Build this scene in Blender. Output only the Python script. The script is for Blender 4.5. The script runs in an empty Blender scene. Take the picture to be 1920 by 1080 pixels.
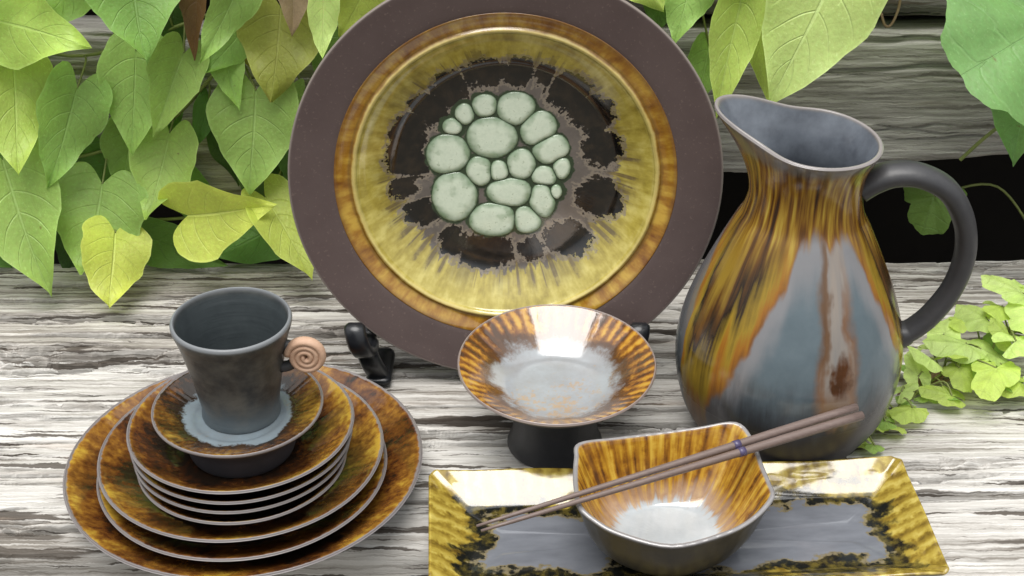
import bpy, math, random
import numpy as np
from mathutils import Vector, Matrix

R_ = math.radians
sc = bpy.context.scene
COL = sc.collection
random.seed(7)

# ------------------------------------------------------------------ camera, sky, sun, exposure
CAM_H, PITCH, FPX = 0.69, R_(31.5), 2778.0
cam_d = bpy.data.cameras.new('camera')
cam_d.sensor_width = 36.0
cam_d.lens = FPX / 1920.0 * 36.0
cam_d.clip_start = 0.01
cam_d.clip_end = 200.0
cam = bpy.data.objects.new('camera', cam_d)
cam.location = (0, 0, CAM_H)
cam.rotation_euler = (math.pi / 2 - PITCH, 0, 0)
COL.objects.link(cam)
sc.camera = cam

SUN_EL, SUN_AZ = R_(77), R_(-158)         # overcast: a broad veiled sun high overhead, a little to the left
world = bpy.data.worlds.new('World')
sc.world = world
world.use_nodes = True
wt = world.node_tree
wt.nodes.clear()
w_out = wt.nodes.new('ShaderNodeOutputWorld')
w_bg = wt.nodes.new('ShaderNodeBackground')
w_sky = wt.nodes.new('ShaderNodeTexSky')
w_sky.sky_type = 'NISHITA'
w_sky.sun_disc = False
w_sky.sun_elevation = SUN_EL
w_sky.sun_rotation = SUN_AZ
w_sky.dust_density = 6.0
w_sky.air_density = 1.5
w_hs = wt.nodes.new('ShaderNodeHueSaturation')
w_hs.inputs['Saturation'].default_value = 0.25
w_geo = wt.nodes.new('ShaderNodeTexCoord')
w_sep = wt.nodes.new('ShaderNodeSeparateXYZ')
w_mr = wt.nodes.new('ShaderNodeMapRange')       # cloud cover: zenith about three times the horizon
w_mr.inputs['From Min'].default_value = 0.0
w_mr.inputs['From Max'].default_value = 1.0
w_mr.inputs['To Min'].default_value = 1.9
w_mr.inputs['To Max'].default_value = 10.0
w_cl = wt.nodes.new('ShaderNodeMix')
w_cl.data_type = 'RGBA'
w_cl.blend_type = 'MULTIPLY'
w_cl.inputs[0].default_value = 1.0
w_cl.inputs[6].default_value = (0.97, 0.99, 1.0, 1)
w_mx = wt.nodes.new('ShaderNodeMix')
w_mx.data_type = 'RGBA'
w_mx.inputs[0].default_value = 0.88
wt.links.new(w_geo.outputs['Generated'], w_sep.inputs[0])
wt.links.new(w_sep.outputs['Z'], w_mr.inputs['Value'])
wt.links.new(w_mr.outputs[0], w_cl.inputs[7])
wt.links.new(w_sky.outputs[0], w_hs.inputs['Color'])
wt.links.new(w_hs.outputs[0], w_mx.inputs[6])
wt.links.new(w_cl.outputs[2], w_mx.inputs[7])
wt.links.new(w_mx.outputs[2], w_bg.inputs['Color'])
w_bg.inputs['Strength'].default_value = 0.07
wt.links.new(w_bg.outputs[0], w_out.inputs[0])

sun_d = bpy.data.lights.new('sun', 'SUN')
sun_d.energy = 1.5
sun_d.angle = R_(42)
sun_d.color = (1.0, 0.97, 0.93)
sun = bpy.data.objects.new('sun', sun_d)
sdir = Vector((math.sin(SUN_AZ) * math.cos(SUN_EL), math.cos(SUN_AZ) * math.cos(SUN_EL), math.sin(SUN_EL)))
sun.rotation_euler = sdir.to_track_quat('Z', 'Y').to_euler()
COL.objects.link(sun)

sc.view_settings.view_transform = 'Standard'
sc.view_settings.look = 'None'
sc.view_settings.gamma = 1.0
sc.view_settings.exposure = 1.15
sc.render.engine = 'CYCLES'
sc.cycles.max_bounces = 5
sc.cycles.diffuse_bounces = 3
sc.cycles.glossy_bounces = 3

# ------------------------------------------------------------------ helpers: space
FWD = Vector((0, math.cos(PITCH), -math.sin(PITCH)))
UPV = Vector((0, math.sin(PITCH), math.cos(PITCH)))
def at(x, y, Y):
    """the point of the place seen at photo pixel (x, y) whose depth along the ground is Y"""
    r = FWD * FPX + Vector((1, 0, 0)) * (x - 960) - UPV * (y - 540)
    return Vector((0, 0, CAM_H)) + r * (Y / r.y)
def on_bench(x, y, z=0.0):
    r = FWD * FPX + Vector((1, 0, 0)) * (x - 960) - UPV * (y - 540)
    return Vector((0, 0, CAM_H)) + r * ((z - CAM_H) / r.z)

# ------------------------------------------------------------------ helpers: objects
def tag(o, label=None, cat=None, group=None, kind=None):
    if label: o['label'] = label
    if cat: o['category'] = cat
    if group: o['group'] = group
    if kind: o['kind'] = kind
    return o
def empty(name, loc=(0, 0, 0), rot=(0, 0, 0)):
    o = bpy.data.objects.new(name, None)
    o.empty_display_size = 0.02
    o.location = loc
    o.rotation_euler = rot
    COL.objects.link(o)
    return o
def mesh_obj(name, verts, faces, mat, parent=None, attrs=None, smooth=True, loc=None):
    me = bpy.data.meshes.new(name)
    me.from_pydata([tuple(v) for v in verts], [], faces)
    if smooth:
        me.polygons.foreach_set('use_smooth', [True] * len(me.polygons))
    for k, vals in (attrs or {}).items():
        a = me.attributes.new(k, 'FLOAT', 'POINT')
        a.data.foreach_set('value', np.asarray(vals, dtype=np.float32))
    me.materials.append(mat)
    me.update()
    o = bpy.data.objects.new(name, me)
    if loc is not None: o.location = loc
    o.parent = parent
    COL.objects.link(o)
    return o
def ring_faces(nr, n, closed=True, wrap=False):
    f = []
    m = n if closed else n - 1
    for i in range(nr if wrap else nr - 1):
        a, b = i * n, ((i + 1) % nr) * n
        for j in range(m):
            k = (j + 1) % n
            f.append((a + j, a + k, b + k, b + j))
    return f
def loft(name, rings, svals, mat, parent=None, cap0=True, cap1=True, loc=None, smooth=True):
    n = len(rings[0])
    v = [p for r in rings for p in r]
    s = [sv for sv in svals for _ in range(n)]
    f = ring_faces(len(rings), n)
    if cap0:
        c = sum((Vector(p) for p in rings[0]), Vector()) / n
        v.append(c); s.append(svals[0]); ci = len(v) - 1
        f += [(ci, (j + 1) % n, j) for j in range(n)]
    if cap1:
        c = sum((Vector(p) for p in rings[-1]), Vector()) / n
        v.append(c); s.append(svals[-1]); ci = len(v) - 1
        b = (len(rings) - 1) * n
        f += [(ci, b + j, b + (j + 1) % n) for j in range(n)]
    return mesh_obj(name, v, f, mat, parent, {'s': s}, smooth, loc)
def smooth_profile(pts, sub=5):
    """Catmull-Rom through (r, z, s) points"""
    P = [Vector(p) for p in pts]
    out = []
    for i in range(len(P) - 1):
        p0, p1, p2, p3 = P[max(i - 1, 0)], P[i], P[i + 1], P[min(i + 2, len(P) - 1)]
        for k in range(sub):
            t = k / sub
            out.append(0.5 * ((2 * p1) + (p2 - p0) * t + (2 * p0 - 5 * p1 + 4 * p2 - p3) * t * t + (3 * p1 - p0 - 3 * p2 + p3) * t ** 3))
    out.append(P[-1])
    return out
def lathe(name, prof, mat, parent=None, n=96, wob=0.004, seed=0, loc=None, deform=None, caps=(True, True)):
    """prof: (r, z, s) from the inside centre over the lip to the outside centre"""
    rg = random.Random(seed)
    ph = [rg.uniform(0, 6.28) for _ in range(4)]
    rings = []
    for p in prof:
        r, z = max(p[0], 1e-5), p[1]
        ring = []
        for j in range(n):
            t = 2 * math.pi * j / n
            k = 1 + wob * (math.sin(2 * t + ph[0]) + 0.6 * math.sin(3 * t + ph[1]) + 0.3 * math.sin(7 * t + ph[2]))
            x, y, zz = r * k * math.cos(t), r * k * math.sin(t), z + wob * 0.012 * math.sin(2 * t + ph[3]) * (r / 0.1)
            if deform: x, y, zz = deform(t, r * k, zz)
            ring.append((x, y, zz))
        rings.append(ring)
    return loft(name, rings, [p[2] for p in prof], mat, parent, caps[0], caps[1], loc=loc)
def dish_profile(R, h, foot, flat, t=0.0042, lip=0.0019, belly=0.35, sub=4, fz=None):
    """a plate: flat floor, flaring wall, rounded lip, plain underside and foot ring"""
    raised = fz
    fz = fz or t + 0.003
    inner = [(0, fz, 0), (flat * .5, fz, .2), (flat * .85, fz + .0002, .38), (flat, fz + .0016, .47)]
    for k in (.25, .5, .75, .95):
        rr = flat + (R - lip - flat) * k
        inner.append((rr, fz + (h - fz) * (k * (1 - belly) + belly * k ** 2), .47 + .5 * k))
    inner.append((R - lip * .8, h - .0004, .985))
    lipp = [(R - lip * .3, h + .0004, 1.02), (R, h - .0009, 1.05), (R - .0006, h - .0021, 1.10)]
    outer = []
    if raised:
        outer = [(R - .004, h - .0056, 1.2), (foot + .013, h - .0105, 1.2), (foot + .006, h - .0190, 1.2), (foot + .003, h - .0310, 1.2)]
    for k in (() if raised else (.75, .5, .25, .0)):
        rr = foot + .004 + (R - lip - foot - .004) * k
        outer.append((rr, max(.0035, h - t * 1.1 - (h - t * 1.1 - .0035) * (1 - k * (1 - belly) - belly * k ** 2)), 1.2))
    outer += [(foot + .001, .0004, 1.3), (foot - .002, 0.0, 1.3), (foot - .005, .0022, 1.35), (0, .0024, 1.4)]
    return smooth_profile(inner + lipp + outer, sub)
def tube(name, pts, radii, mat, parent=None, n=10, squash=None, up=Vector((0, 1, 0)), closed_ends=True):
    """tube along points; radii number or (a, b) pair per point"""
    P = [Vector(p) for p in pts]
    rings = []
    for i, p in enumerate(P):
        d = (P[min(i + 1, len(P) - 1)] - P[max(i - 1, 0)]).normalized()
        a = up.cross(d)
        if a.length < 1e-4: a = Vector((1, 0, 0)).cross(d)
        a.normalize()
        b = d.cross(a).normalized()
        r = radii[i] if hasattr(radii, '__len__') else radii
        ra, rb = r if hasattr(r, '__len__') else (r, r)
        rings.append([p + a * ra * math.cos(2 * math.pi * j / n) + b * rb * math.sin(2 * math.pi * j / n) for j in range(n)])
    return loft(name, rings, [i / (len(P) - 1) for i in range(len(P))], mat, parent, closed_ends, closed_ends)
def spline(pts, sub=6):
    P = [Vector(p) for p in pts]
    out = []
    for i in range(len(P) - 1):
        p0, p1, p2, p3 = P[max(i - 1, 0)], P[i], P[i + 1], P[min(i + 2, len(P) - 1)]
        for k in range(sub):
            t = k / sub
            out.append(0.5 * ((2 * p1) + (p2 - p0) * t + (2 * p0 - 5 * p1 + 4 * p2 - p3) * t * t + (3 * p1 - p0 - 3 * p2 + p3) * t ** 3))
    out.append(P[-1])
    return out

# ------------------------------------------------------------------ helpers: node expressions
T = None
class V:
    def __init__(s, k): s.k = k
    def __add__(a, b): return mth('ADD', a, b)
    __radd__ = __add__
    def __sub__(a, b): return mth('SUBTRACT', a, b)
    def __rsub__(a, b): return mth('SUBTRACT', b, a)
    def __mul__(a, b): return mth('MULTIPLY', a, b)
    __rmul__ = __mul__
    def __truediv__(a, b): return mth('DIVIDE', a, b)
    def __neg__(a): return mth('MULTIPLY', a, -1.0)
def put(sock, v):
    if isinstance(v, V): T.links.new(v.k, sock)
    elif isinstance(v, tuple): sock.default_value = v if len(v) == len(sock.default_value) else tuple(v) + (1.0,)
    else: sock.default_value = v
def nd(t, **kw):
    n = T.nodes.new(t)
    for k, v in kw.items(): setattr(n, k, v)
    return n
def mth(op, *a, clamp=False):
    n = nd('ShaderNodeMath', operation=op, use_clamp=clamp)
    for i, x in enumerate(a): put(n.inputs[i], x)
    return V(n.outputs[0])
def vmin(*a):
    r = a[0]
    for b in a[1:]: r = mth('MINIMUM', r, b)
    return r
def vmax(*a):
    r = a[0]
    for b in a[1:]: r = mth('MAXIMUM', r, b)
    return r
def vabs(a): return mth('ABSOLUTE', a)
def sst(x, a, b):
    n = nd('ShaderNodeMapRange', interpolation_type='SMOOTHSTEP')
    put(n.inputs['Value'], x)
    lo, hi, t0, t1 = (a, b, 0.0, 1.0) if a < b else (b, a, 1.0, 0.0)
    n.inputs['From Min'].default_value = lo; n.inputs['From Max'].default_value = hi
    n.inputs['To Min'].default_value = t0; n.inputs['To Max'].default_value = t1
    return V(n.outputs[0])
def mix(f, a, b):
    n = nd('ShaderNodeMix', data_type='RGBA')
    put(n.inputs[0], f); put(n.inputs[6], a); put(n.inputs[7], b)
    return V(n.outputs[2])
def xyz(x, y, z):
    n = nd('ShaderNodeCombineXYZ')
    put(n.inputs[0], x); put(n.inputs[1], y); put(n.inputs[2], z)
    return V(n.outputs[0])
def obj_xyz():
    n = nd('ShaderNodeTexCoord'); s = nd('ShaderNodeSeparateXYZ')
    T.links.new(n.outputs['Object'], s.inputs[0])
    return V(s.outputs[0]), V(s.outputs[1]), V(s.outputs[2]), V(n.outputs['Object'])
def noise(vec, scale=1.0, detail=3.0, rough=0.55):
    n = nd('ShaderNodeTexNoise')
    put(n.inputs['Vector'], vec)
    n.inputs['Scale'].default_value = scale; n.inputs['Detail'].default_value = detail; n.inputs['Roughness'].default_value = rough
    return V(n.outputs['Fac'])
def attr(name):
    n = nd('ShaderNodeAttribute', attribute_name=name)
    return V(n.outputs['Fac'])
def ramp(x, stops, interp='LINEAR'):
    n = nd('ShaderNodeValToRGB')
    cr = n.color_ramp
    cr.interpolation = interp
    while len(cr.elements) < len(stops): cr.elements.new(0.5)
    for e, (p, c) in zip(cr.elements, stops):
        e.position = p
        e.color = (c, c, c, 1) if not isinstance(c, tuple) else c + (1,)
    put(n.inputs[0], x)
    return V(n.outputs[0])
def oi_random():
    n = nd('ShaderNodeObjectInfo')
    return V(n.outputs['Random'])
def bump(h, strength=0.3, dist=0.002):
    n = nd('ShaderNodeBump')
    n.inputs['Strength'].default_value = strength; n.inputs['Distance'].default_value = dist
    put(n.inputs['Height'], h)
    return V(n.outputs[0])
def material(name):
    global T
    m = bpy.data.materials.new(name)
    m.use_nodes = True
    T = m.node_tree
    T.nodes.clear()
    return m
def finish(col, rough=0.5, nrm=None, spec=0.5, ior=1.5, translucent=None):
    p = nd('ShaderNodeBsdfPrincipled')
    o = nd('ShaderNodeOutputMaterial')
    put(p.inputs['Base Color'], col); put(p.inputs['Roughness'], rough); put(p.inputs['Specular IOR Level'], spec)
    p.inputs['IOR'].default_value = ior
    if nrm is not None: put(p.inputs['Normal'], nrm)
    sh = p.outputs[0]
    if translucent is not None:
        tr = nd('ShaderNodeBsdfTranslucent'); mx = nd('ShaderNodeMixShader')
        put(tr.inputs['Color'], translucent[1])
        mx.inputs[0].default_value = translucent[0]
        T.links.new(p.outputs[0], mx.inputs[1]); T.links.new(tr.outputs[0], mx.inputs[2])
        sh = mx.outputs[0]
    T.links.new(sh, o.inputs[0])

# ------------------------------------------------------------------ materials
def polar(x, y):
    """direction on the unit circle, seamless, and the angle"""
    r = mth('SQRT', x * x + y * y)
    rr = mth('MAXIMUM', r, 1e-5)
    return r, x / rr, y / rr
SLATE = (0.026, 0.026, 0.031)
LIP = (0.20, 0.18, 0.178)
def streaks(cx, cy, along, k=9.0, m=1.5, detail=4.0, off=0.0):
    return noise(xyz(cx * k + off, cy * k, along * m), 1.0, detail, 0.6)
def stoneware_dish(name, gold, amber, dark, centre, c_lo=.30, c_hi=.42, k=11.0, ribs=56.0, lip=LIP, dark_edge=.12, grade=.42, ribamp=.025, ior=1.6):
    """amber glaze run down the wall of a dish, pooled paler glaze on the floor, bare lip, slate underside"""
    m = material(name)
    x, y, z, ov = obj_xyz()
    r, cx, cy = polar(x, y)
    s = attr('s')
    rnd = oi_random() * 17.0
    st = streaks(cx, cy, s, k * .55, 2.6, 2.0, rnd)
    fine = streaks(cx, cy, s, k * 2.2, 5.0, 2.0, rnd)
    blot = noise(ov, 52.0, 6.0, 0.72)
    # the glaze breaks to gold near the rim and pools brown lower down
    ang = mth('ARCTAN2', y, x)
    rib = mth('SINE', ang * ribs + (blot - .5) * 5.0) * .5 + .5        # combed ribs: gold on the ridges, dark between
    speck = noise(ov, 210.0, 4.0, .75)
    cloud = noise(xyz(x + rnd, y, z), 20.0, 3.0, .55)
    v = st * .08 + fine * .05 + blot * .40 + cloud * .55 + speck * .22 + (rib - .5) * ribamp * sst(s, .55, .75) + (s - .78) * grade - .20
    col = ramp(v, [(.36, dark), (.43, (amber[0] * .55, amber[1] * .45, amber[2] * .6)), (.495, amber), (.55, (amber[0] * 1.6, amber[1] * 1.8, amber[2] * 1.4)), (.63, gold)])
    # floor colour with a ragged boundary, dark ring of pooled iron round it
    b = s + (blot - .5) * .46 + (cloud - .5) * .42 + (fine - .5) * .05
    ring = sst(b, c_lo - .02, c_lo + .03) * sst(b, c_hi + dark_edge, c_hi)
    col = mix(ring * .85, col, dark)
    floor_c = mix(noise(ov, 45.0, 5.0, .65), (centre[0] * .7, centre[1] * .6, centre[2] * .55), (min(1, centre[0] * 1.2), min(1, centre[1] * 1.25), min(1, centre[2] * 1.3)))
    floor_c = mix(sst(cloud * .5 + speck * .5, .52, .62) * .55, floor_c, (amber[0] * 1.3 + .05, amber[1] * 1.5 + .05, amber[2] + .05))
    col = mix(sst(b, c_hi, c_lo), col, floor_c)
    edge = s + (fine - .5) * .05
    col = mix(sst(edge, .965, .990), col, lip)
    out = sst(s, 1.07, 1.13)
    slate = mix(noise(ov, 90.0, 4.0), (SLATE[0] * .7, SLATE[1] * .7, SLATE[2] * .75), (SLATE[0] * 1.5, SLATE[1] * 1.45, SLATE[2] * 1.5))
    col = mix(out, col, slate)
    rough = 0.10 + out * 0.4 + sst(s, .955, .99) * .18
    h = fine * 0.5 + noise(ov, 140.0, 3.0) * 0.25
    h = h * .5 + speck * .3 + rib * .35 * sst(s, .5, .68) * sst(s, .97, .9)
    finish(col, rough, bump(h, .18, .0010), .5, ior)
    return m

M = {}
GOLD, AMBER, DARK = (.42, .26, .035), (.155, .062, .012), (.020, .012, .007)
M['stack_plate'] = stoneware_dish('brown_amber_glaze', GOLD, AMBER, DARK, (.10, .05, .02), .12, .25)
M['stack_small'] = stoneware_dish('brown_amber_glaze_small', GOLD, AMBER, DARK, (.12, .07, .04), .12, .3)
M['saucer'] = stoneware_dish('saucer_glaze', (.40, .27, .05), (.17, .08, .014), (.022, .013, .007), (.20, .25, .28), .52, .58, 8.0, dark_edge=.22, grade=.15)
M['compote'] = stoneware_dish('footed_bowl_glaze', (.50, .31, .05), (.28, .125, .02), (.07, .032, .012), (.30, .325, .34), .40, .56, 13.0, ribs=50.0, lip=(.26, .21, .19), dark_edge=.14, grade=.10, ribamp=.16, ior=1.85)

def m_simple(name, a, b, scale=80.0, rough=.5, bstr=.2, bd=.001, spec=.5, detail=5.0):
    m = material(name)
    x, y, z, ov = obj_xyz()
    n = noise(ov, scale, detail, .6)
    finish(mix(n, a, b), rough, bump(noise(ov, scale * 3, 4.0), bstr, bd), spec)
    return m
M['slate'] = m_simple('slate_stoneware', (.022, .023, .027), (.055, .054, .056), 70, .42)
M['black_plastic'] = m_simple('black_lacquer', (.006, .007, .009), (.016, .017, .020), 120, .28, .08)
M['terracotta'] = m_simple('terracotta_coil', (.38, .21, .13), (.60, .42, .30), 160, .62, .3)
M['twig'] = m_simple('vine_stem', (.10, .14, .03), (.22, .24, .07), 90, .6)
M['brown_stem'] = m_simple('dry_stem', (.12, .075, .04), (.25, .17, .10), 90, .7)
M['gap_shade'] = m_simple('gap_shade_dark', (.006, .005, .004), (.014, .011, .009), 30, .95)  # near-black: the shade inside the wall gap put into the colour
M['ground'] = m_simple('garden_soil', (.05, .045, .035), (.13, .11, .08), 9, .95, .5, .01)

def m_cup():
    m = material('cup_charcoal')
    x, y, z, ov = obj_xyz()
    s = attr('s')
    r, cx, cy = polar(x, y)
    n = noise(ov, 55.0, 5.0, .62)
    thr = noise(xyz(cx * .6, cy * .6, z * 260.0), 1.0, 2.0)
    col = mix(sst(n, .3, .7), (.026, .028, .029), (.095, .092, .080))
    col = mix(sst(z + (n - .5) * .03, .024, .006) * .6, col, (.085, .115, .135))
    inner = sst(s, .98, .94)
    col = mix(inner, col, mix(n, (.028, .034, .038), (.065, .078, .082)))
    lipm = sst(s, .955, .985) * sst(s, 1.09, 1.05)
    col = mix(lipm, col, (.17, .18, .19))
    finish(col, .40 - inner * .1, bump(thr * .6 + n * .4, .35, .0012), .5)
    return m
M['cup'] = m_cup()

def m_plate_rim():
    m = material('bare_brown_clay')
    x, y, z, ov = obj_xyz()
    s = attr('s')
    n = noise(ov, 28.0, 5.0, .6)
    sp = noise(ov, 420.0, 2.0, .5)
    col = mix(n, (.075, .052, .050), (.120, .088, .082))
    col = mix(sst(sp, .62, .72) * .5, col, (.17, .125, .11))
    col = mix(sst(s, .975, .995) * sst(s, 1.09, 1.04) * .75, col, (.26, .225, .20))
    finish(col, .52, bump(sp * .4 + n * .6, .2, .0008), .4)
    return m
M['plate_rim'] = m_plate_rim()

BLOBS = [(-15.1, 75.0, 11.7, 9.0), (10.0, 75.9, 8.4, 9.0), (27.6, 74.1, 5.0, 8.1), (46.9, 59.7, 12.6, 12.6), (62.0, 45.4, 11.7, 10.8), (72.0, 16.7, 10.9, 11.7), (70.3, -22.7, 12.6, 12.6), (46.9, -56.8, 13.4, 9.9), (20.1, -65.8, 7.5, 7.2), (-15.1, -67.6, 16.7, 10.8), (-41.0, -58.6, 7.5, 9.0), (-62.8, -35.3, 10.9, 8.1), (-76.2, -15.6, 7.5, 6.3), (-72.0, 4.2, 12.6, 9.0), (-72.0, 27.5, 10.0, 11.7), (-55.3, 47.2, 11.7, 9.9), (-40.2, 63.3, 10.0, 10.8), (-80.4, 14.9, 5.9, 10.8)]
CELLS = [(-30.1, 42.7, 5.4, 6.3), (-15.1, 49.0, 7.5, 6.8), (7.5, 46.3, 11.7, 9.9), (24.3, 31.1, 10.4, 11.1), (33.5, 15.8, 10.4, 9.3), (-10.0, 24.8, 15.1, 12.6), (-42.7, 10.4, 12.6, 13.4), (-39.4, 32.9, 5.5, 5.0), (-20.1, -2.1, 8.4, 9.0), (-5.4, -2.1, 5.9, 6.3), (11.7, 3.3, 8.0, 9.3), (29.3, -6.6, 7.5, 6.3), (41.9, 0.6, 5.0, 7.2), (-38.5, -21.8, 13.1, 17.9), (3.3, -19.2, 14.2, 8.6), (-9.2, -41.6, 15.9, 9.9), (27.6, -25.4, 7.5, 12.6), (15.9, -41.6, 9.2, 8.1), (37.7, -18.8, 3.7, 4.5)]
def m_plate_well():
    m = material('display_plate_glaze')
    x, y, z, ov = obj_xyz()
    r, cx, cy = polar(x, y)
    q = r / 0.164
    fine = streaks(cx, cy, q, 13.0, 7.0, 3.0)
    wide = streaks(cx, cy, q, 6.0, 2.0, 3.0, 4.0)
    n = noise(ov, 110.0, 4.0, .6)
    # outer amber ring, golden olive wall
    amber = ramp(fine * .5 + wide * .3 + n * .2, [(.36, (.16, .055, .008)), (.48, (.33, .16, .018)), (.6, (.52, .33, .05))])
    olive = ramp(fine * .45 + wide * .2 + n * .35, [(.36, (.26, .20, .03)), (.5, (.44, .36, .07)), (.62, (.60, .52, .15))])
    qq = q + (wide - .5) * .03
    col = mix(sst(qq, .695, .715), olive, amber)
    col = mix(sst(vabs(qq - .703), .016, .004) * .6, col, (.66, .55, .20))
    col = mix(sst(qq, .765, .80) * .8, col, (.13, .05, .012))
    col = mix(sst(vabs(qq - .722), .014, .002) * .55, col, (.14, .075, .012))
    # warped space for the ragged blotches
    wx = x * 970.0 + (noise(ov, 150.0, 3.0, .65) - .5) * 17.0
    wy = y * 970.0 + (noise(xyz(x + 3.1, y + 1.7, z), 150.0, 3.0, .65) - .5) * 17.0
    # thin rays drawn outwards from the blotches
    ray = streaks(cx, cy, q, 15.0, .35, 2.0, 9.0)
    d = None
    for (bx, by, a, b) in BLOBS:
        ex, ey = (wx - bx) * (1.0 / a), (wy - by) * (1.0 / b)
        e = ex * ex + ey * ey
        d = e if d is None else mth('MINIMUM', d, e)
    d = d + (ray - .5) * 3.2 + (noise(ov, 420.0, 2.0, .6) - .5) * 1.6
    grey = mix(n, (.085, .073, .066), (.19, .165, .145))
    inner = sst(q + (ray - .5) * .20 + (n - .5) * .10, .535, .510)
    col = mix(inner, col, grey)
    spike = sst(ray, .57, .61) * sst(q + (n - .5) * .2, .63, .57) * sst(q, .46, .5)
    col = mix(spike * .75, col, mix(n, (.03, .02, .012), (.30, .22, .12)))
    halo = sst(d, 3.0, 2.4) * sst(d, 1.75, 2.05)
    col = mix(halo * .8, col, (.26, .22, .17))
    black = sst(d, 1.95, 1.65)
    col = mix(black, col, mix(sst(n, .4, .7), (.005, .005, .005), (.022, .016, .011)))
    smoke = sst(q, .66, .55) * sst(q, .49, .54) * sst(ray * .5 + wide * .5, .42, .58)
    col = mix(smoke * (1.0 - black) * .55, col, (.07, .048, .02))
    # dark green pool under the pale cells
    c = None
    for (bx, by, a, b) in CELLS:
        ex, ey = (wx * .35 + x * 631.0 - bx) * (1.0 / (a + 4.2)), (wy * .35 + y * 631.0 - by) * (1.0 / (b + 4.2))
        e = ex * ex + ey * ey
        c = e if c is None else mth('MINIMUM', c, e)
    col = mix(sst(c, 1.22, 1.05), col, mix(n, (.010, .022, .012), (.045, .08, .036)))
    gloss = sst(q, .30, .36)
    finish(col, .10, bump(fine * .4 + n * .25 + (1.0 - black) * .5, .16, .0010), .5, 1.8)
    return m
M['plate_well'] = m_plate_well()
def m_cell():
    m = material('pale_celadon_cell')
    x, y, z, ov = obj_xyz()
    s = attr('s')
    rnd = oi_random()
    wo = xyz(x + rnd * 3.0, y, 0.0)
    n = noise(wo, 240.0, 4.0, .7)
    big = noise(wo, 90.0, 2.0, .5)
    col = mix(n, (.48, .58, .44), (.80, .86, .71))
    col = mix(sst(n, .58, .68) * .6, col, (.22, .30, .17))
    e = s + (big - .5) * .7 + (n - .5) * .25
    col = mix(sst(e, .52, 1.05) * .85, col, (.13, .22, .11))
    col = mix(sst(big, .56, .72) * .5, col, (.30, .40, .26))
    col = mix(sst(s, .90, 1.0) * .6, col, (.03, .06, .03))
    finish(col, .07, bump(n, .15, .0005), .5, 1.6)
    return m
M['cell'] = m_cell()

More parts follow.
